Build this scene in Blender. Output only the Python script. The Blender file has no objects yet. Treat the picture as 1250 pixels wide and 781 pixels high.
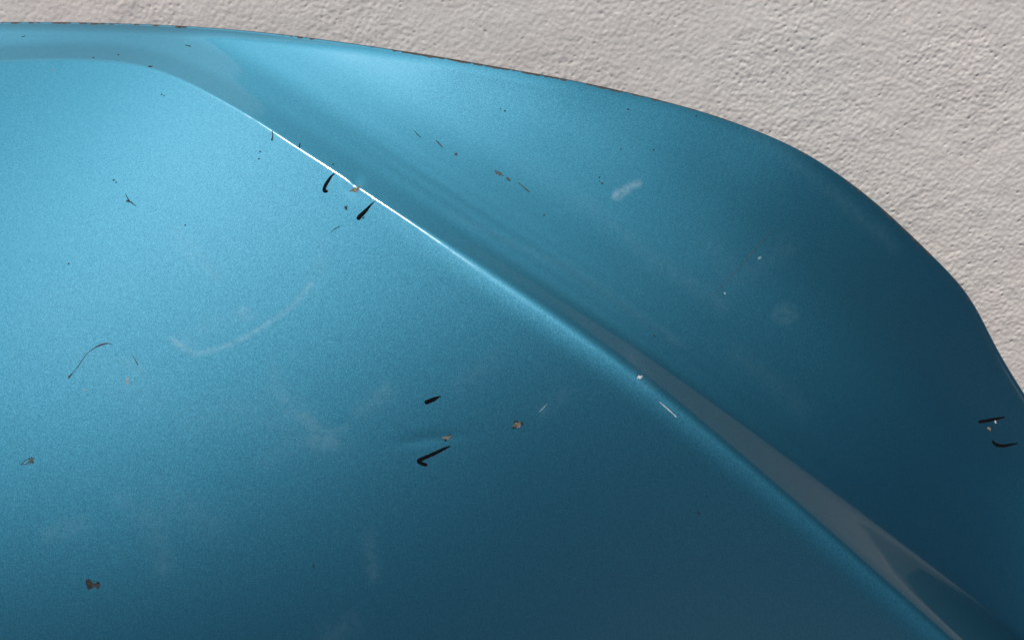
import bpy, math
import numpy as np
R = math.radians

# ------------------------------------------------------------------ frame of reference
# The panel is described in its own frame, in millimetres: u to the right, v up the panel, w out of it.
# That frame leans back LEAN degrees from the vertical; world metres: x right, y towards the wall, z up.
LEAN = R(22)
SP, CP = math.sin(LEAN), math.cos(LEAN)
def world(u, v, w):
    return np.stack([u, v*SP - w*CP, v*CP + w*SP], -1) * .001

scene = bpy.context.scene
col = scene.collection
rng = np.random.default_rng(7)

# ------------------------------------------------------------------ camera
DIST = 640.720
cam_d = bpy.data.cameras.new('camera'); cam = bpy.data.objects.new('camera', cam_d); col.objects.link(cam)
cam_d.sensor_width = 36; cam_d.angle_x = R(52); cam_d.clip_start = .01; cam_d.clip_end = 200
cam.location = world(np.array(0.), np.array(0.), np.array(DIST)); cam.rotation_euler = (R(90) - LEAN, 0, 0)
scene.camera = cam

# ------------------------------------------------------------------ sky, sun, exposure
SUN = np.array([-.28, .72, .635]); SUN /= np.linalg.norm(SUN)
sx, sy, sz = world(*SUN) * 1000
elev, rot = math.asin(sz), math.atan2(sx, sy)
wd = bpy.data.worlds.new('World'); scene.world = wd; wd.use_nodes = True
nt = wd.node_tree; nt.nodes.clear()
sky = nt.nodes.new('ShaderNodeTexSky'); sky.sky_type = 'NISHITA'; sky.sun_disc = False
sky.sun_elevation = elev; sky.sun_rotation = rot; sky.air_density = .7; sky.dust_density = .1; sky.ozone_density = 1.5
bg = nt.nodes.new('ShaderNodeBackground'); bg.inputs[1].default_value = .055
wo = nt.nodes.new('ShaderNodeOutputWorld')
nt.links.new(sky.outputs[0], bg.inputs[0]); nt.links.new(bg.outputs[0], wo.inputs[0])
sd = bpy.data.lights.new('sun', 'SUN'); sd.energy = 5.0; sd.angle = R(.53); sd.color = (1, .95, .88)
so = bpy.data.objects.new('sun', sd); col.objects.link(so)
import mathutils
so.rotation_euler = mathutils.Vector((sx, sy, sz)).to_track_quat('Z', 'Y').to_euler()
so.location = (sx*3, sy*3, sz*3)
vs = scene.view_settings; vs.view_transform = 'Standard'; vs.look = 'None'; vs.gamma = 1; vs.use_curve_mapping = False
vs.exposure = 0.0

# ------------------------------------------------------------------ node helpers
class Mat:
    def __init__(s, name):
        s.m = bpy.data.materials.new(name); s.m.use_nodes = True; s.t = s.m.node_tree; s.t.nodes.clear()
        s.out = s.t.nodes.new('ShaderNodeOutputMaterial')
    def n(s, kind, ins=None, **kw):
        q = s.t.nodes.new('ShaderNode' + kind)
        for k, v in kw.items(): setattr(q, k, v)
        for k, v in (ins or {}).items(): s.set(q.inputs[k], v)
        return q
    def set(s, sock, v):
        if isinstance(v, bpy.types.NodeSocket): s.t.links.new(v, sock)
        else: sock.default_value = v
    def math(s, op, a, b=0., clamp=False):
        q = s.n('Math', operation=op, use_clamp=clamp); s.set(q.inputs[0], a); s.set(q.inputs[1], b); return q.outputs[0]
    def mix(s, f, a, b):
        q = s.n('Mix', data_type='RGBA'); s.set(q.inputs[0], f); s.set(q.inputs[6], a); s.set(q.inputs[7], b); return q.outputs[2]
    def ramp(s, f, p0, p1):
        q = s.n('MapRange', {0: f, 1: p0, 2: p1}); return q.outputs[0]
    def surf(s, sh): s.t.links.new(sh, s.out.inputs[0]); return s.m
def C(r, g, b): return (r, g, b, 1)

# ------------------------------------------------------------------ materials
def paint_material():
    M = Mat('metallic_blue_paint')
    tc = M.n('TexCoord'); ob = tc.outputs['Object']
    flake = M.n('TexVoronoi', {'Vector': ob, 'Scale': 2700.0}, voronoi_dimensions='3D')
    # every flake lies at its own slight angle
    off = M.n('VectorMath', {0: flake.outputs['Color'], 1: (.5, .5, .5)}, operation='SUBTRACT')
    sc = M.n('VectorMath', {0: off.outputs[0], 'Scale': .075}, operation='SCALE')
    geo = M.n('NewGeometry')
    ad = M.n('VectorMath', {0: geo.outputs['Normal'], 1: sc.outputs[0]}, operation='ADD')
    nn = M.n('VectorMath', {0: ad.outputs[0]}, operation='NORMALIZE')
    sep = M.n('SeparateColor', {0: flake.outputs['Color']})
    blot = M.n('TexNoise', {'Vector': ob, 'Scale': 9.0, 'Detail': 3.0})
    c1 = M.mix(M.ramp(sep.outputs[1], 0., 1.), C(*PAINT_A), C(*PAINT_B))
    c1 = M.mix(M.math('MULTIPLY', blot.outputs[0], .12), c1, C(.018, .085, .13))
    sm = M.n('Attribute', attribute_name='residue').outputs['Fac']
    rust = M.n('Attribute', attribute_name='wear').outputs['Fac']
    sn = M.n('TexNoise', {'Vector': ob, 'Scale': 260.0, 'Detail': 4.0}).outputs[0]
    smf = M.math('MULTIPLY', sm, M.ramp(sn, .25, .65), True)
    ridge = M.n('Attribute', attribute_name='ridge').outputs['Fac']          # clearcoat rubbed dull along the crease
    coat_r = M.math('ADD', M.math('ADD', .055, M.math('MULTIPLY', smf, .25)), M.math('MULTIPLY', ridge, M.ramp(sn, .2, .8)))
    p = M.n('BsdfPrincipled', {'Base Color': c1, 'Metallic': 1.0, 'Roughness': .548, 'Normal': nn.outputs[0],
                               'Coat Weight': 1.0, 'Coat IOR': 1.41,
                               'Coat Roughness': coat_r})
    # bare aluminium flakes under the tint: a tighter, nearly white glitter on top of the blue body
    al = M.n('BsdfPrincipled', {'Base Color': C(.068, .052, .040), 'Metallic': 1.0, 'Roughness': .41, 'Normal': nn.outputs[0], 'Coat Weight': 1.0,
                                'Coat IOR': 1.41, 'Coat Roughness': coat_r})
    body = M.n('MixShader', {0: .13, 1: p.outputs[0], 2: al.outputs[0]})
    df = M.n('BsdfPrincipled', {'Base Color': C(.24, .37, .45), 'Roughness': .6})
    mx = M.n('MixShader', {0: smf, 1: body.outputs[0], 2: df.outputs[0]})
    # bare, rusty metal where the paint has worn off the hem
    rn = M.n('TexNoise', {'Vector': ob, 'Scale': 320.0, 'Detail': 5.0}).outputs[0]
    rc = M.mix(M.ramp(rn, .35, .7), C(.008, .008, .008), C(.032, .028, .025))
    rp = M.n('BsdfPrincipled', {'Base Color': rc, 'Roughness': .75})
    big = M.n('TexNoise', {'Vector': ob, 'Scale': 55.0, 'Detail': 3.0}).outputs[0]
    rf = M.ramp(M.math('ADD', rust, M.math('MULTIPLY', M.math('ADD', M.math('SUBTRACT', big, .5), M.math('SUBTRACT', rn, .5)), .9)), .49, .55)
    mr = M.n('MixShader', {0: rf, 1: mx.outputs[0], 2: rp.outputs[0]})
    return M.surf(mr.outputs[0])
PAINT_A = (.0130, .107, .174); PAINT_B = (.0200, .136, .212)
PAINT = paint_material()

def simple(name, c0, c1, scale, rough, coat=0., metallic=0., spec=.12):
    M = Mat(name); tc = M.n('TexCoord')
    f = M.n('TexNoise', {'Vector': tc.outputs['Object'], 'Scale': scale, 'Detail': 4.0}).outputs[0]
    p = M.n('BsdfPrincipled', {'Base Color': M.mix(M.ramp(f, .35, .65), C(*c0), C(*c1)), 'Roughness': rough, 'Metallic': metallic, 'Coat Weight': coat, 'Specular IOR Level': spec})
    return M.surf(p.outputs[0])
INK = simple('black_marker_ink', (.0025, .0025, .003), (.004, .004, .005), 300, .9, spec=.05)
PRIMER = simple('tan_primer', (.07, .063, .052), (.19, .165, .13), 700, .8)
PALE = simple('pale_scuffed_clearcoat', (.26, .29, .30), (.42, .43, .42), 700, .7)
DARKCHIP = simple('dark_chipped_paint', (.008, .015, .022), (.018, .024, .030), 900, .7)
GREYCHIP = simple('grey_chipped_paint', (.02, .04, .05), (.065, .075, .075), 900, .7)
BROWN = simple('brown_tar_spot', (.010, .012, .014), (.030, .030, .031), 500, .65)
RED = simple('dark_red_brown_scratch', (.03, .02, .03), (.05, .03, .04), 500, .6)
BLUE_SCUFF = simple('dull_blue_scuff', (.08, .17, .22), (.17, .26, .30), 300, .7)
UNDER = simple('underside_primer', (.02, .05, .07), (.035, .07, .09), 40, .6)

def wall_material():
    M = Mat('beige_painted_stucco'); tc = M.n('TexCoord'); ob = tc.outputs['Object']
    a = M.n('TexNoise', {'Vector': ob, 'Scale': 7.0, 'Detail': 3.0}).outputs[0]
    b = M.n('TexNoise', {'Vector': ob, 'Scale': 130.0, 'Detail': 4.0}).outputs[0]
    c = M.mix(M.ramp(a, .38, .62), C(.80, .76, .72), C(.815, .745, .71))
    c = M.mix(M.math('MULTIPLY', M.ramp(b, .45, .75), .18), c, C(.58, .54, .50))
    f = M.n('TexNoise', {'Vector': ob, 'Scale': 900.0, 'Detail': 3.0}).outputs[0]
    bp = M.n('Bump', {'Strength': .22, 'Distance': .0004, 'Height': f})
    p = M.n('BsdfPrincipled', {'Base Color': c, 'Roughness': .85, 'Normal': bp.outputs[0]})
    return M.surf(p.outputs[0])
WALL = wall_material()

# ------------------------------------------------------------------ mesh helpers
def grid_mesh(name, P, mat, parent=None, smooth=True, attrs=None, flip=False):
    nr, nc = P.shape[:2]
    idx = np.arange(nr*nc).reshape(nr, nc)
    q = np.stack([idx[:-1, :-1], idx[:-1, 1:], idx[1:, 1:], idx[1:, :-1]], -1).reshape(-1, 4)
    if flip: q = q[:, ::-1]
    me = bpy.data.meshes.new(name)
    me.vertices.add(nr*nc); me.vertices.foreach_set('co', P.reshape(-1).astype(np.float32))
    nf = len(q); me.loops.add(nf*4); me.polygons.add(nf)
    me.polygons.foreach_set('loop_start', np.arange(0, nf*4, 4, dtype=np.int32))
    me.loops.foreach_set('vertex_index', q.reshape(-1).astype(np.int32))
    me.update(calc_edges=True)
    me.polygons.foreach_set('use_smooth', np.full(nf, smooth))
    for k, v in (attrs or {}).items():
        a = me.attributes.new(k, 'FLOAT', 'POINT'); a.data.foreach_set('value', v.reshape(-1).astype(np.float32))
    me.materials.append(mat)
    o = bpy.data.objects.new(name, me); col.objects.link(o); o.parent = parent
    return o

def py_mesh(name, verts, faces, mat, parent=None, smooth=True):
    me = bpy.data.meshes.new(name); me.from_pydata([tuple(v) for v in verts], [], faces); me.update()
    me.polygons.foreach_set('use_smooth', np.full(len(me.polygons), smooth))
    me.materials.append(mat)
    o = bpy.data.objects.new(name, me); col.objects.link(o); o.parent = parent
    return o

# ------------------------------------------------------------------ panel surface
def catmull(P, n):
    P=np.asarray(P,float)
    Q=np.vstack([2*P[0]-P[1],P,2*P[-1]-P[-2]])
    seg=np.linalg.norm(np.diff(P,axis=0),axis=1); out=[]
    tot=seg.sum()
    for i in range(len(P)-1):
        k=max(2,int(round(n*seg[i]/tot)))
        t=np.linspace(0,1,k,endpoint=False)[:,None]
        a,b,c,d=Q[i],Q[i+1],Q[i+2],Q[i+3]
        out.append(.5*(2*b+(c-a)*t+(2*a-5*b+4*c-d)*t*t+(3*b-a-3*c+d)*t**3))
    out.append(P[-1:]); return np.vstack(out)
class Crest:
    def __init__(s,P):
        s.c=catmull(P,900)
        for _ in range(120): s.c[1:-1]=.25*s.c[:-2]+.5*s.c[1:-1]+.25*s.c[2:]
        s.L=np.concatenate([[0],np.cumsum(np.linalg.norm(np.diff(s.c,axis=0),axis=1))])
        t=np.gradient(s.c,axis=0); t/=np.linalg.norm(t,axis=1)[:,None]
        s.n=np.stack([-t[:,1],t[:,0]],1)   # left of travel direction
    def ds(s,u,v):
        sh=np.shape(u); p=np.stack([np.ravel(u),np.ravel(v)],1)
        d=np.empty(len(p)); a=np.empty(len(p))
        for k in range(0,len(p),20000):
            q=p[k:k+20000]; D2=((q[:,None,:]-s.c[None])**2).sum(2); i=D2.argmin(1)
            i0=np.clip(i,1,len(s.c)-2)
            w=q-s.c[i]; d[k:k+20000]=(w*s.n[i]).sum(1)
            tg=np.stack([s.n[i][:,1],-s.n[i][:,0]],1)
            a[k:k+20000]=s.L[i]+(w*tg).sum(1)
        return d.reshape(sh),a.reshape(sh)
def bsp(x):
    x=np.abs(x); return np.where(x<1,(4-6*x**2+3*x**3)/6,np.where(x<2,(2-x)**3/6,0))
def softint(x,r):   # integral of a smooth 0..1 step of half width r
    t=np.clip((x+r)/(2*r),0,1)
    return np.where(x>r,x,2*r*(t**3-.5*t**4))

def along(a, ra, rv, sig=45.):
    """value at length a along the crease, from stations, without kinks"""
    g = np.arange(-300., 2200., 5.); y = np.interp(g, ra, rv); k = np.exp(-.5*(np.arange(-30, 31)*5./sig)**2); k /= k.sum()
    return np.interp(a, g, np.convolve(np.pad(y, 30, mode='edge'), k, mode='valid'))

LU = np.arange(-1000, 901, 130.); LV = np.arange(-800, 500, 130.)
SD = np.array([0.0,16.0,30.0,58.0,95.0,140.0,200.0]); SW = np.array([0.0,4.0,9.0,18.0,25.0,30.0,40.0])
LAT = np.array([[63.67,58.85,50.6,37.8,19.6,-9.43,-49.27,-99.49,-159.2,-227.26],[82.48,79.64,73.73,63.45,47.43,19.7,-20.02,-71.14,-132.27,-201.74],[97.9,97.11,93.69,86.29,72.95,46.81,7.1,-45.32,-108.18,-179.12],[110.11,110.99,109.91,105.79,96.03,72.18,32.22,-22.13,-86.85,-158.38],[120.19,121.63,121.9,120.77,115.64,95.42,54.37,-2.34,-67.82,-136.67],[123.77,124.09,123.57,123.32,122.57,108.2,63.52,5.88,-55.33,-114.5],[123.62,121.48,117.58,113.47,111.36,104.26,60.5,20.35,-32.03,-82.48],[122.51,118.34,110.62,99.7,89.87,89.25,62.16,25.01,2.9,-40.17],[122.43,118.94,111.12,98.18,83.4,80.84,89.38,66.25,37.76,0.14],[124.08,124.8,122.52,117.9,114.16,113.57,120.48,100.98,73.56,37.26],[126.84,133.81,139.61,146.22,155.53,156.35,147.6,129.3,102.79,67.97],[128.93,141.86,154.2,167.1,179.86,182.11,170.77,151.43,124.92,90.98],[127.85,145.17,161.5,176.99,190.08,192.66,183.35,164.94,138.89,105.6],[127.55,147.65,166.2,182.8,196.06,199.32,191.98,175.18,150.15,117.64],[126.07,147.95,167.95,185.36,199.09,203.22,197.48,182.28,158.44,126.8]])
PROF = np.array([[-0.0878,-0.0457,-0.0094,0.0071,-0.0212,-0.1308,-0.3062,-0.3814,-0.6067,-0.8615,-1.3864,-2.6393,-2.9054,-3.0497],[0.0907,0.1285,0.1636,0.1887,0.189,0.1413,0.0496,0.0274,0.0685,0.2702,0.6777,1.7858,2.7892,3.6052],[0.0815,0.0914,0.1011,0.1097,0.116,0.1179,0.1124,0.0972,0.052,0.0477,0.1698,0.4506,0.7494,1.0379],[-0.0636,-0.0289,0.0055,0.039,0.0702,0.0969,0.1157,0.122,0.1125,0.0872,0.0493,0.025,0.0029,-0.0196],[0.1894,0.2228,0.255,0.2831,0.3029,0.3085,0.2919,0.2436,0.1523,0.0042,-0.1877,-0.385,-0.5749,-0.7618],[-0.1154,-0.0691,-0.0228,0.0235,0.0694,0.1139,0.1554,0.1911,0.2172,0.2288,0.2234,0.2081,0.1892,0.169],[0.0,0.0,0.0,0.0,0.0,0.0,0.0,0.0,0.0,0.0,0.0,0.0,0.0,0.0]])
LST = 115.755; LS = LST*np.arange(14) - 120 - 0.00
RA = np.array([0.0,475.83,540.64,621.23,654.66,694.64,728.79,765.56,782.62,802.22,821.36,874.51,953.22,1031.05,1081.5,1153.55,1264.81]); RV = np.array([2.5,2.5,2.0,1.2,0.9,1.5,1.2,1.0,1.8,3.2,3.6,4.0,4.2,4.5,5.0,5.0,5.0]); D1V = np.array([12.0,12.0,12.0,12.0,12.0,12.0,12.0,12.0,12.0,12.0,12.0,12.5,14.5,16.5,20.0,26.0,26.0]); OFV = np.array([0.0,0.0,0.0,0.0,0.0,0.0,0.0,0.05,0.12,0.21,0.29,0.4,0.4,0.36,0.32,0.32,0.32])
CREST_UV = [[-794.62,145.26],[-541.57,157.72],[-400.88,161.13],[-319.15,161.11],[-286.77,161.15],[-254.38,159.43],[-221.99,153.89],[-189.39,139.95],[-168.02,127.84],[-149.72,117.12],[-126.52,101.45],[-106.37,88.65],[-88.0,76.06],[-71.9,65.17],[-48.03,49.18],[-27.11,35.02],[-11.19,24.4],[11.05,9.51],[32.78,-5.46],[58.28,-23.53],[87.36,-46.24],[115.84,-69.29],[155.45,-102.6],[186.11,-129.05],[217.56,-156.52],[265.17,-198.19],[332.91,-254.73]]
EDGE_UV = [[-810.14,169.7],[-550.54,182.89],[-408.58,187.95],[-326.74,189.25],[-271.96,187.26],[-207.17,182.87],[-144.3,175.95],[-72.5,164.25],[-12.37,152.6],[46.67,140.76],[100.21,127.34],[133.95,116.17],[167.33,101.61],[195.89,83.44],[219.57,63.94],[238.36,45.51],[257.3,26.69],[268.08,14.65],[274.26,1.2],[280.61,-16.41],[287.39,-29.59],[294.35,-42.62],[307.84,-71.52],[323.87,-111.46],[344.41,-158.08],[371.97,-203.44],[416.34,-262.31]]
TA = [0.0,459.54,573.47,728.79,874.5,1031.05,1130.08,1264.8]; TB = [0.0,467.52,600.96,770.43,926.43,1079.01,1200.84,1363.55]; TC = [-637.19,-275.89,-189.31,-81.23,32.37,154.75,231.91,334.43]; BOTTOM = -560
WEAR_S = [0.0,516.77,533.21,579.56,595.64,604.68,614.31,661.66,669.48,698.28,734.48,749.91,780.62,821.03,881.21,926.43,1005.09,1040.44,1119.63,1138.57,1411.67]; WEAR_V = [0.2,0.45,0.58,0.45,0.3,0.6,0.3,0.3,0.52,0.3,0.4,0.54,0.6,0.64,0.6,0.45,0.32,0.55,0.52,0.3,0.2]
CREST_A = [726.61]
DENTS = [(-90.74, 73.2, -0.75, 3.5, 2.5, 0.12), (-45.78, -64.05, 0.14, 11, 2.3, 0.2)]
SMEARS = [([(-189.63, -10.23), (-182.81, -14.74), (-175.18, -18.78), (-165.37, -16.54), (-156.93, -13.83), (-147.67, -9.31), (-137.97, -3.42), (-128.69, 2.97), (-122.94, 7.54), (-116.79, 13.97), (-112.45, 19.96)], 1.1, 0.24), ([(-190.97, 49.5), (-179.48, 38.46), (-166.64, 26.15)], 3.0, 0.06), ([(-181.66, -12.49), (-170.98, -4.33), (-153.14, 2.51)], 4.0, 0.05), ([(-132.3, -35.65), (-113.61, -48.79), (-99.52, -66.12)], 4.5, 0.035), ([(-112.37, 18.58), (-106.49, 41.9)], 4.0, 0.04), ([(-134.49, -74.74), (-108.39, -66.14), (-90.56, -68.25)], 4.0, 0.03), ([(-206.58, -95.46), (-188.41, -108.07), (-182.68, -128.73)], 4.5, 0.04), ([(-76.27, -115.28), (-72.92, -136.5)], 2.5, 0.045), ([(-96.94, -165.66), (-84.23, -159.6)], 4.0, 0.04), ([(-113.51, -50.97), (-95.07, -66.11), (-106.09, -68.3)], 1.5, 0.06), ([(-110.61, -66.15), (-99.7, -60.93), (-88.67, -57.41)], 1.25, 0.06), ([(-82.22, -48.66), (-66.71, -39.81)], 3.5, 0.05), ([(-75.66, -42.06), (-69.06, -35.42)], 2.0, 0.05), ([(-171.28, -53.16), (-144.93, -48.83), (-122.13, -57.51)], 7.0, 0.035), ([(-237.76, -17.89), (-213.04, -35.66), (-194.72, -40.06)], 8.0, 0.03), ([(-214.6, -22.36), (-202.59, -29.04)], 2.0, 0.06), ([(-259.34, 4.82), (-224.18, 18.72)], 8.0, 0.02), ([(-191.66, 42.3), (-167.89, 24.28)], 1.5, 0.05), ([(-185.5, -91.44), (-158.54, -108.37)], 6.0, 0.03), ([(-133.11, -22.34), (-122.57, -48.81), (-108.76, -57.49)], 2.5, 0.04), ([(15.23, -49.83), (28.21, -38.84)], 2.5, 0.03), ([(63.25, -17.23), (70.77, -34.1)], 3.0, 0.03), ([(-28.72, -35.12), (-11.02, -21.83)], 3.5, 0.03), ([(113.77, 42.03), (126.22, 23.18), (156.99, 42.41)], 5.0, 0.025), ([(7.18, 91.16), (35.38, 70.99)], 5.0, 0.02), ([(143.51, 112.13), (185.4, 77.29), (222.54, 43.31)], 3.0, 0.03), ([(122.47, -17.59), (156.55, -48.29)], 4.0, 0.02), ([(-34.78, 59.59), (34.01, 27.44), (90.76, -13.06)], 2.0, 0.03), ([(44.66, 66.05), (80.32, 32.36), (115.65, 9.3)], 4.0, 0.03), ([(59.53, 71.58), (63.01, 75.1), (66.89, 76.62), (73.22, 79.16)], 1.3, 0.42), ([(60.88, 70.09), (66.77, 74.11)], 1.1, 0.25), ([(-243.08, -111.65), (-226.61, -107.69)], 3.5, 0.05)]
PATCHES = [(-147.7, 3.89, 5.5, 3.5, -0.5, 0.1), (152.04, 3.41, 7.5, 6.0, 0.2, 0.05)]
STROKES = [('marker_stroke', 'INK', 'black hooked marker stroke just under the crease, left of the tan chip', [(-102.27, 84.13, 0.7), (-104.11, 82.21, 1.32), (-105.9, 79.31, 1.94), (-107.49, 76.17, 2.02), (-107.57, 73.99, 2.2), (-106.31, 73.67, 1.76)]), ('marker_stroke', 'INK', 'black tapering marker stroke just under the crease, right of the tan chip', [(-78.21, 67.05, 0.4), (-80.41, 64.84, 1.1), (-82.46, 62.48, 1.85), (-85.44, 59.39, 2.64), (-86.99, 57.7, 2.46)]), ('marker_stroke', 'INK', 'short black marker stroke above the small dent in the middle of the panel', [(-38.47, -40.99, 0.35), (-40.24, -41.79, 1.23), (-42.28, -42.77, 2.2), (-46.19, -44.38, 2.29)]), ('marker_stroke', 'INK', 'black check-shaped marker stroke below the small dent in the middle', [(-33.37, -67.52, 0.7), (-36.89, -69.16, 1.41), (-40.85, -71.11, 1.76), (-47.01, -73.85, 2.02), (-50.08, -75.43, 2.02), (-48.74, -76.63, 1.94), (-46.26, -77.47, 1.85)]), ('marker_stroke', 'INK', 'upper of two black marker strokes near the right rim', [(260.9, -56.72, 1.58), (264.83, -56.4, 1.67), (268.74, -55.91, 1.54), (273.84, -55.27, 1.14), (277.84, -54.78, 0.62)]), ('marker_stroke', 'INK', 'lower, curved one of two black marker strokes near the right rim', [(267.21, -67.6, 1.32), (268.42, -68.86, 1.76), (270.97, -69.72, 1.76), (274.09, -69.91, 1.58), (278.43, -69.45, 1.14), (282.59, -68.89, 0.53)]), ('scratch', 'RED', 'thin dark arc scratch on the left of the panel', [(-243.08, -31.5, 0.97), (-241.57, -29.47, 0.7)]), ('scratch', 'RED', None, [(-241.57, -29.47, 0.22), (-238.59, -25.03, 0.31), (-235.71, -19.68, 0.31), (-232.93, -16.77, 0.26)]), ('scratch', 'RED', None, [(-232.93, -16.77, 0.26), (-230.44, -15.01, 0.62), (-227.43, -13.66, 0.88), (-224.35, -12.94, 0.53), (-221.56, -13.39, 0.18)]), ('scratch', 'RED', None, [(-209.86, -19.23, 0.18), (-207.91, -21.74, 0.4), (-206.23, -24.59, 0.53)]), ('scratch', 'PALE', 'thin white scratch beside the crease at right', [(76.83, -42.68, 0.22), (80.95, -46.23, 0.57), (85.29, -50.25, 0.4)]), ('scratch', 'DARK', None, [(-140.64, 110.55, 0.53), (-140.15, 107.75, 0.62), (-140.48, 105.24, 0.97)]), ('scratch', 'DARK', None, [(-123.75, 102.81, 0.66), (-123.92, 100.16, 0.97)]), ('scratch', 'DARK', None, [(-57.9, 111.97, 0.22), (-56.17, 109.87, 0.44), (-53.85, 107.56, 0.35)]), ('scratch', 'GREY', None, [(-44.61, 105.5, 0.53), (-42.92, 103.73, 0.88), (-40.92, 101.43, 0.62)]), ('scratch', 'GREY', None, [(3.65, 79.51, 0.35), (6.62, 76.69, 0.62), (9.91, 73.68, 0.79)]), ('scratch', 'GREY', None, [(149.56, 52.04, 0.18), (135.64, 37.39, 0.31), (123.06, 24.57, 0.26), (111.36, 13.41, 0.18)]), ('scratch', 'DARK', None, [(-224.91, 73.14, 0.26), (-222.52, 69.66, 0.62), (-220.84, 67.92, 0.35)]), ('scratch', 'DARK', None, [(-220.87, 68.16, 0.88), (-219.07, 66.87, 0.44), (-217.7, 65.97, 0.26)]), ('scratch', 'SCUFF', None, [(14.37, -48.98, 0.26), (16.1, -47.23, 0.7), (18.71, -44.59, 0.26)]), ('scratch', 'DARK', None, [(-309.8, 178.74, 0.35), (-307.73, 179.15, 0.53)]), ('scratch', 'DARK', None, [(-201.5, 169.44, 0.44), (-198.29, 168.58, 0.62)]), ('scratch', 'DARK', None, [(-102.61, 49.91, 0.18), (-98.93, 52.48, 0.4), (-97.06, 53.18, 0.18)]), ('scratch', 'GREY', None, [(-262.26, -77.3, 0.31), (-260.99, -75.63, 0.35), (-258.23, -73.7, 0.35)]), ('scratch', 'GREY', None, [(-262.26, -77.3, 0.35), (-259.52, -76.81, 0.4), (-257.13, -75.34, 0.4)])]
CHIPS = [('paint_chip', 'GREY', None, -257.19, -74.92, 1.53, 1.62, 0), ('paint_chip', 'DARK', 'small round dark chip between the two strokes at the crease', -94.5, 63.55, 0.85, 1.12, -0.3), ('paint_chip', 'PRIMER', 'tan chip in the small dent in the middle', -34.94, -63.25, 2.34, 0.9, 0.1), ('paint_chip', 'PRIMER', 'tan chip right of the middle dent', 3.05, -55.9, 2.07, 1.62, 0.5), ('paint_chip', 'DARK', None, 0.87, -57.23, 0.99, 0.36, 0.6), ('paint_chip', 'PALE', None, 271.24, -57.31, 0.45, 0.9, 0.2), ('paint_chip', 'PRIMER', 'beige chip between the two right-hand strokes', 266.25, -60.66, 1.26, 0.9, -0.4), ('paint_chip', 'PALE', 'small white chip on the crease', 67.08, -30.06, 1.35, 0.81, 0.2), ('paint_chip', 'DARK', None, -207.86, 182.65, 1.17, 0.63, -0.1), ('paint_chip', 'BROWN', None, -242.48, 163.15, 0.63, 0.5, 0), ('paint_chip', 'BROWN', None, -258.09, 161.57, 0.54, 0.45, 0), ('paint_chip', 'BROWN', 'small brown chip on the crease at upper left', -220.5, 154.1, 1.53, 0.5, -0.1), ('paint_chip', 'SCUFF', None, -282.88, 153.83, 1.17, 0.63, -0.3), ('paint_chip', 'DARK', None, -210.59, 135.48, 0.5, 0.5, 0), ('paint_chip', 'DARK', None, -208.99, 134.49, 0.41, 0.45, 0), ('paint_chip', 'DARK', None, -232.89, 81.7, 0.63, 0.5, 0), ('paint_chip', 'DARK', None, -231.43, 80.38, 0.54, 0.36, 0), ('paint_chip', 'DARK', None, -223.1, 68.87, 1.17, 0.68, -0.5), ('paint_chip', 'DARK', None, -147.11, 98.12, 0.59, 0.36, 0.3), ('paint_chip', 'DARK', None, -147.54, 93.82, 0.59, 0.54, 0), ('paint_chip', 'DARK', None, -103.32, 89.82, 0.5, 0.41, 0), ('paint_chip', 'DARK', None, -84.14, 57.75, 0.81, 0.41, 0.7), ('paint_chip', 'GREY', None, -32.73, 96.89, 0.9, 1.03, 0.4), ('paint_chip', 'GREY', None, -7.85, 85.21, 2.34, 0.9, -0.55), ('paint_chip', 'GREY', None, -2.14, 81.51, 2.07, 0.85, -0.7), ('paint_chip', 'DARK', None, -4.3, 124.48, 0.59, 0.54, 0), ('paint_chip', 'DARK', None, -6.85, 125.95, 0.41, 0.32, 0), ('paint_chip', 'DARK', None, 50.76, 82.81, 0.54, 0.5, 0), ('paint_chip', 'DARK', None, 52.24, 79.08, 0.68, 0.5, 0), ('paint_chip', 'DARK', None, 50.86, 80.34, 0.36, 0.36, 0), ('paint_chip', 'DARK', None, 64.11, 100.5, 0.32, 0.9, 0), ('paint_chip', 'DARK', None, 83.42, 100.06, 0.45, 0.45, 0), ('paint_chip', 'DARK', None, -252.26, 31.94, 0.5, 0.5, 0), ('paint_chip', 'DARK', None, -187.64, 54.32, 0.45, 0.45, 0), ('paint_chip', 'DARK', None, -105.09, -130.28, 0.54, 0.9, 0), ('paint_chip', 'DARK', None, 96.31, -99.56, 0.85, 0.63, 0), ('paint_chip', 'DARK', None, 77.01, -8.63, 0.54, 0.54, 0), ('paint_chip', 'DARK', None, 18.19, 59.48, 0.5, 0.45, 0), ('paint_chip', 'SCUFF', None, -210.77, -33.68, 0.9, 2.34, 0.25), ('paint_chip', 'SCUFF', None, -233.48, -38.1, 1.35, 0.54, -0.5), ('paint_chip', 'SCUFF', None, 140.39, 35.24, 1.17, 0.72, 0.5), ('paint_chip', 'SCUFF', None, 118.37, 14.81, 0.63, 0.72, 0), ('paint_chip', 'DARK', None, 69.36, 125.28, 0.72, 0.41, -0.4), ('paint_chip', 'DARK', None, 109.75, 121.46, 0.54, 0.36, 0)]
POLYS = [('tar_spot', 'BROWN', 'dark brown spot at lower left of the panel', [(-222.25, -135.87), (-220.69, -134.67), (-218.95, -135.51), (-218.4, -137.14), (-216.75, -136.96), (-215.17, -135.97), (-214.38, -138.01), (-215.26, -140.03), (-216.83, -138.58), (-218.62, -139.57), (-220.63, -140.34), (-221.38, -138.31)]), ('paint_chip', 'PRIMER', 'tan triangular chip of bare primer in the dented crease', [(-86.25, 77.29), (-87.17, 74.78), (-89.05, 72.69), (-91.7, 73.32), (-93.06, 73.54), (-90.81, 74.94)])]
GROUND = -485.2
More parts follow.
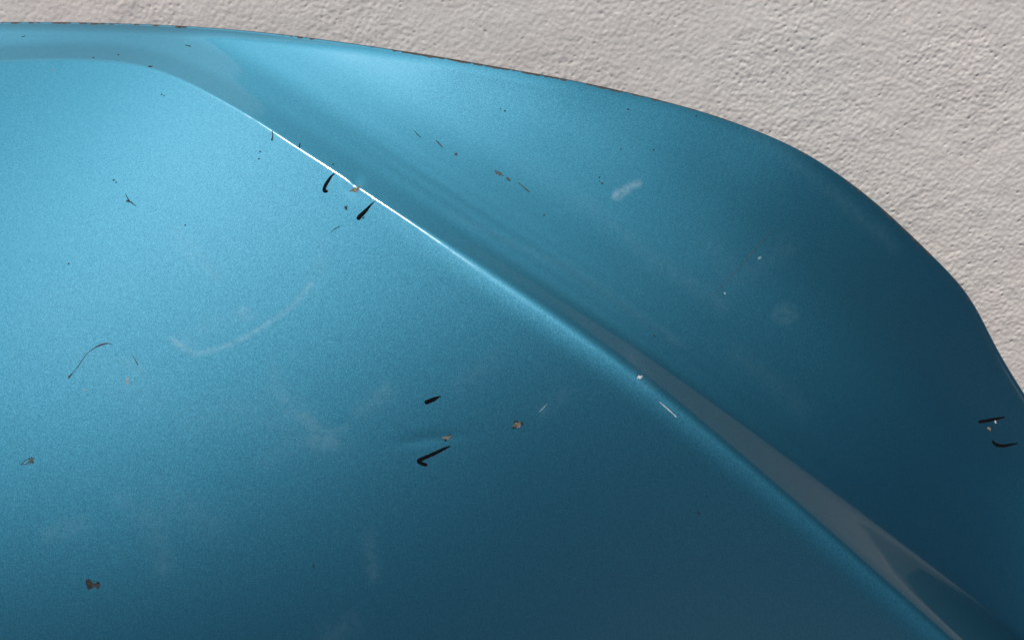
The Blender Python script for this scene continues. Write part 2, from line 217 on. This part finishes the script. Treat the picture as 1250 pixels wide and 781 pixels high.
def panel_h(u, v, detail=True):
    sh = np.shape(u); u = np.ravel(u); v = np.ravel(v); out = np.empty(len(u)); 
    for k in range(0, len(u), 20000):
        out[k:k+20000] = _panel_h(u[k:k+20000], v[k:k+20000], detail)
    return out.reshape(sh)
def _panel_h(u, v, detail):
    d, a = CREST.ds(u, v)
    if detail: d = d + KINK*np.exp(-((a-KINK_A)/3.2)**2 - (d/5.)**2)          # the crease was knocked in at the tan chip
    h = np.einsum('ni,ij,nj->n', bsp((u[:, None]-LU)/130.), LAT, bsp((v[:, None]-LV)/130.))
    ba = bsp((a[:, None]-LS)/LST)
    r = along(a, RA, RV, 18.)
    for k in range(len(SD)):
        if k == 0:                                          # tight fold at upper left, a slow shoulder before it at lower right
            w = along(a, RA, OFV); f = (1-w)*softint(d, r) + w*softint(d+5., 11.)
        else: f = softint(d-(along(a, RA, D1V) if k == 1 else SD[k]), SW[k])
        h += (ba @ PROF[k]) * f
    # the rim rolls over towards the hem
    e = EDGE.ds(u, v)[0]          # negative inside
    t = np.maximum(0, ROLL + e); h -= .5*t*t/26.
    if detail:
        # faint pressing ripples that run along the foot of the crease
        h += RIPPLE*np.interp(a, [RA[5], RA[7], RA[9]], [0, 1, .8])*np.exp(-((d-25)/9.)**2)*np.sin(2*math.pi*d/7.5 + .5*np.sin(a/70.))
        for (cu, cv, ang, la, lb, dep) in DENTS:
            c, s = math.cos(ang), math.sin(ang); x = (u-cu)*c + (v-cv)*s; y = -(u-cu)*s + (v-cv)*c
            h -= dep*np.exp(-.5*((x/la)**2 + (y/lb)**2))
    return h
ROLL = 7.; RIPPLE = .028; KINK = .8; KINK_A = CREST_A[0]
CREST = Crest(CREST_UV); EDGE = Crest(EDGE_UV)

# ------------------------------------------------------------------ the wall
def tile_noise(n, lo, hi, seed, aniso=1.0):
    """periodic band-limited noise, n x n, wavelengths lo..hi cells"""
    g = np.random.default_rng(seed); f = np.fft.fft2(g.standard_normal((n, n)))
    ky, kx = np.meshgrid(np.fft.fftfreq(n), np.fft.fftfreq(n), indexing='ij')
    k = np.hypot(kx, ky*aniso); w = np.exp(-(k*lo)**2*1.2) * (1-np.exp(-(k*hi)**2))
    z = np.real(np.fft.ifft2(f*w)); return z/z.std()
WALL_Y = 116.04
def build_wall():
    n = 1024
    a = tile_noise(n, 5.0, 12, 1); b = tile_noise(n, 3.2, 7, 2); c = tile_noise(n, 22, 70, 3); e = tile_noise(n, 90, 300, 4)
    pm = tile_noise(n, 3.6, 9, 5)
    lump = np.tanh(a*.9)*.195 + b*.02 + c*.10 + e*.2
    var = 1/(1+np.exp(-tile_noise(n, 120, 400, 6)*1.5))
    pits = np.clip(pm - (1.85 - .5*var), 0, 1.0)
    H = lump*(.5 + .35*var) - pits*.52
    cell = .62                                             # mm per noise cell
    def axis(f0, f1, step, lo, hi):
        mid = list(np.arange(f0, f1, step)); s = step; x = f0; L = []
        while x > lo: s *= 1.12; x -= s; L.append(x)
        s = step; x = mid[-1]; Rr = []
        while x < hi: s *= 1.12; x += s; Rr.append(x)
        return np.array(L[::-1] + mid + Rr)
    X = axis(-470, 520, .8, -2200, 2200); Z = axis(-120, 330, .8, GROUND-5, 1500)
    xx, zz = np.meshgrid(X, Z)
    fx, fz = (xx/cell) % n, (zz/cell) % n
    ix, iz = np.floor(fx).astype(int) % n, np.floor(fz).astype(int) % n; tx, tz = fx-np.floor(fx), fz-np.floor(fz)
    g = lambda i, j: H[i % n, j % n]
    h = (g(iz, ix)*(1-tx)+g(iz, ix+1)*tx)*(1-tz) + (g(iz+1, ix)*(1-tx)+g(iz+1, ix+1)*tx)*tz
    gain = np.interp(xx, [-300, 0, 250, 400], [.72, .78, 1.0, 1.05])   # the render is floated smoother towards the left
    P = np.stack([xx, WALL_Y - h*gain*STUCCO, zz], -1)*.001
    o = grid_mesh('stucco_wall', P, WALL)
    o['label'] = 'sunlit beige stucco wall with fine pitted texture behind the blue panel'; o['category'] = 'wall'
STUCCO = 1.0
build_wall()
def ground_material():
    M = Mat('grey_paving'); tc = M.n('TexCoord')
    f = M.n('TexNoise', {'Vector': tc.outputs['Object'], 'Scale': 14., 'Detail': 6.}).outputs[0]
    p = M.n('BsdfPrincipled', {'Base Color': M.mix(f, C(.05, .049, .048), C(.075, .073, .07)), 'Roughness': .9}); return M.surf(p.outputs[0])
g = py_mesh('ground', [(-60, -60, GROUND*.001), (60, -60, GROUND*.001), (60, WALL_Y*.001+.02, GROUND*.001), (-60, WALL_Y*.001+.02, GROUND*.001)], [(0, 1, 2, 3)], ground_material())
g['kind'] = 'structure'

# ------------------------------------------------------------------ the car body panel
root = bpy.data.objects.new('car_body_panel', None); col.objects.link(root)
root.empty_display_size = .1
root['label'] = 'scuffed metallic blue car body panel with black marker strokes leaning on the stucco wall'
root['category'] = 'car panel'

def seg_dist(u, v, poly):
    best = np.full(np.shape(u), 1e9)
    for (a, b), (c, d) in zip(poly[:-1], poly[1:]):
        L = (c-a)**2+(d-b)**2+1e-9; t = np.clip(((u-a)*(c-a)+(v-b)*(d-b))/L, 0, 1)
        best = np.minimum(best, np.hypot(u-a-t*(c-a), v-b-t*(d-b)))
    return best

def build_skin():
    # columns join matching stations of the crest and of the rim
    def at_len(K, s): return np.stack([np.interp(s, K.L, K.c[:, i]) for i in (0, 1)], -1)
    fine = np.concatenate([np.linspace(0, TA[1], 40, endpoint=False), np.linspace(TA[1], TA[-2], 580, endpoint=False), np.linspace(TA[-2], TA[-1], 40)])
    cs = fine; es = np.interp(fine, TA, TB)
    Cc, Ee = at_len(CREST, cs), at_len(EDGE, es)
    Bb = np.stack([np.interp(cs, TA, TC), np.full(len(cs), BOTTOM)], -1)
    def rows(n, lo, hi): return np.linspace(lo, hi, n)
    # distance rows: tight at the crest
    k = np.linspace(0, 1, 130); fo = (.03*k + .97*k**2.2)
    k2 = np.linspace(0, 1, 26); fo_edge = 1-(1-fo)*1.0
    ki = np.linspace(0, 1, 330); fi = .10*ki + .55*ki**1.8 + .35*ki**5
    outer = Cc[None]*(1-fo[:, None, None]) + Ee[None]*fo[:, None, None]
    inner = Cc[None]*(1-fi[::-1][:-1, None, None]) + Bb[None]*fi[::-1][:-1, None, None]
    UV = np.concatenate([inner, outer], 0)
    # refine rows near the rim
    last = UV[-2:]; 
    U, V = UV[..., 0], UV[..., 1]
    Hh = panel_h(U, V)
    res = np.zeros(U.shape)
    for (poly, wid, amt) in SMEARS:
        res += amt*np.exp(-.5*(seg_dist(U, V, poly)/wid)**2)
    for (cu, cv, ru, rv, ang, amt) in PATCHES:
        c, s = math.cos(ang), math.sin(ang); x = (U-cu)*c+(V-cv)*s; y = -(U-cu)*s+(V-cv)*c
        q = np.sqrt((x/ru)**2+(y/rv)**2); res += amt*np.clip((1.25-q)/.5, 0, 1)
    P = world(U, V, Hh)
    ridge = np.zeros(U.shape); i0 = len(inner)
    ridge[i0-110:i0+50] = .09*np.exp(-(CREST.ds(U[i0-110:i0+50], V[i0-110:i0+50])[0]/3.)**2)
    ed = EDGE.ds(U[-40:], V[-40:])
    wear = np.zeros(U.shape); 
    wl = np.interp(ed[1], WEAR_S, WEAR_V)*np.clip(1+ed[0]/1.6, 0, 1.)
    wear[-40:] = wl
    # hem: the sheet folds round its rim and back underneath
    nE = EDGE.n; nv = np.stack([np.interp(es, EDGE.L, nE[:, i]) for i in (0, 1)], -1)
    hem = []; hw = []
    r = 1.3
    for an in np.linspace(15, 180, 12):
        t = math.radians(an); o_ = r*math.sin(t); dn = r*(1-math.cos(t))
        hem.append(world(Ee[:, 0]+nv[:, 0]*o_, Ee[:, 1]+nv[:, 1]*o_, Hh[-1]-.27*o_-dn)); hw.append(wear[-1]*1.0)
    hu, hv = Ee[:, 0]-nv[:, 0]*14, Ee[:, 1]-nv[:, 1]*14
    hem.append(world(hu, hv, panel_h(hu, hv)-2.9)); hw.append(wear[-1]*0)
    P = np.concatenate([P, np.stack(hem)], 0); wear = np.concatenate([wear, np.stack(hw)], 0)
    res = np.concatenate([res, np.zeros((len(hem), res.shape[1]))], 0)
    ridge = np.concatenate([ridge, np.zeros((len(hem), res.shape[1]))], 0)
    sk = grid_mesh('outer_skin', P, PAINT, root, attrs={'residue': res, 'wear': wear, 'ridge': ridge})
    sk['label'] = 'curved sheet in metallic blue paint with a diagonal crease'
    # underside frame sheet, set back from the skin
    sub = UV[::11, ::10]; us, vs_ = sub[..., 0], sub[..., 1]
    grid_mesh('inner_panel', world(us, vs_, panel_h(us, vs_, False)-6.), UNDER, root, flip=True)
    return P
SKIN = build_skin()

def lift(u, v, eps):
    e = .3; u = np.asarray(u, float); v = np.asarray(v, float)
    h = panel_h(u, v); gu = (panel_h(u+e, v)-panel_h(u-e, v))/(2*e); gv = (panel_h(u, v+e)-panel_h(u, v-e))/(2*e)
    n = np.stack([-gu, -gv, np.ones_like(gu)], -1); n /= np.linalg.norm(n, axis=-1)[..., None]
    return world(u+n[..., 0]*eps, v+n[..., 1]*eps, h+n[..., 2]*eps)

def stroke(name, pts, mat, label=None, eps=.09, jitter=.06):
    """a drawn line: (u, v, width) stations, round ends, lying on the paint"""
    pts = np.asarray(pts, float); c = catmull(pts, max(24, 6*len(pts)))
    t = np.gradient(c[:, :2], axis=0); t /= np.linalg.norm(t, axis=1)[:, None]+1e-9
    nrm = np.stack([-t[:, 1], t[:, 0]], 1); w = np.maximum(c[:, 2], .05)/2
    jl = 1+jitter*rng.standard_normal(len(c)); jr = 1+jitter*rng.standard_normal(len(c))
    rowsL = c[:, :2]+nrm*(w*jl)[:, None]; rowsR = c[:, :2]-nrm*(w*jr)[:, None]
    def cap(p, tt, nn, ww):
        return [p + nn*ww*math.cos(a) + tt*ww*math.sin(a) for a in np.linspace(math.pi*.15, math.pi*.85, 6)]
    end = cap(c[-1, :2], t[-1], nrm[-1], w[-1]); start = cap(c[0, :2], -t[0], -nrm[0], w[0])
    L = len(c)
    V2 = np.vstack([rowsL, rowsR, end, start])
    V3 = lift(V2[:, 0], V2[:, 1], eps)
    F = [(i, L+i, L+i+1, i+1) for i in range(L-1)]
    F.append(tuple([L-1, 2*L-1] + [2*L+k for k in range(5, -1, -1)]))
    F.append(tuple([L, 0] + [2*L+6+k for k in range(5, -1, -1)]))
    o = py_mesh(name, V3, F, mat, root)
    if label: o['label'] = label
    return o

def chip(name, cu, cv, ru, rv, ang, mat, label=None, eps=.05, rough=.28, n=22, poly=None):
    """a ragged flake of missing paint or a stuck spot"""
    if poly is None:
        th = np.linspace(0, 2*math.pi, n, endpoint=False)
        k = 1+rough*rng.standard_normal(n); k = np.clip(k, .45, 1.6)
        x, y = ru*k*np.cos(th), rv*k*np.sin(th)
        c, s = math.cos(ang), math.sin(ang); P = np.stack([cu+x*c-y*s, cv+x*s+y*c], 1)
    else:
        P = np.asarray(poly, float); cu, cv = P.mean(0)
        Q = []
        for a, b in zip(P, np.roll(P, -1, 0)):
            for t in (0, .33, .66): Q.append(a*(1-t)+b*t + rng.standard_normal(2)*rough*.5)
        P = np.array(Q)
        if ((P[:, 0]*np.roll(P[:, 1], -1)-P[:, 1]*np.roll(P[:, 0], -1)).sum()) < 0: P = P[::-1]
    m = len(P); mid = (P+np.array([cu, cv]))/2
    A = np.vstack([P, mid, [[cu, cv]]]); V3 = lift(A[:, 0], A[:, 1], eps)
    F = [(i, (i+1) % m, m+(i+1) % m, m+i) for i in range(m)] + [(m+i, m+(i+1) % m, 2*m) for i in range(m)]
    o = py_mesh(name, V3, F, mat, root)
    if label: o['label'] = label
    return o

MATS = dict(INK=INK, PRIMER=PRIMER, PALE=PALE, DARK=DARKCHIP, GREY=GREYCHIP, BROWN=BROWN, RED=RED, SCUFF=BLUE_SCUFF)
for name, mat, label, pts in STROKES: stroke(name, pts, MATS[mat], label)
for name, mat, label, cu, cv, ru, rv, ang in CHIPS:
    if mat == 'PRIMER':                                    # dark broken lip of the paint round bare primer
        chip('chip_lip', cu, cv, ru*1.1+.1, rv*1.1+.1, ang+.4, DARKCHIP, None, eps=.03, rough=.3, n=13)
    chip(name, cu, cv, ru, rv, ang, MATS[mat], label)
for name, mat, label, poly in POLYS: chip(name, 0, 0, 0, 0, 0, MATS[mat], label, poly=poly, rough=.25)
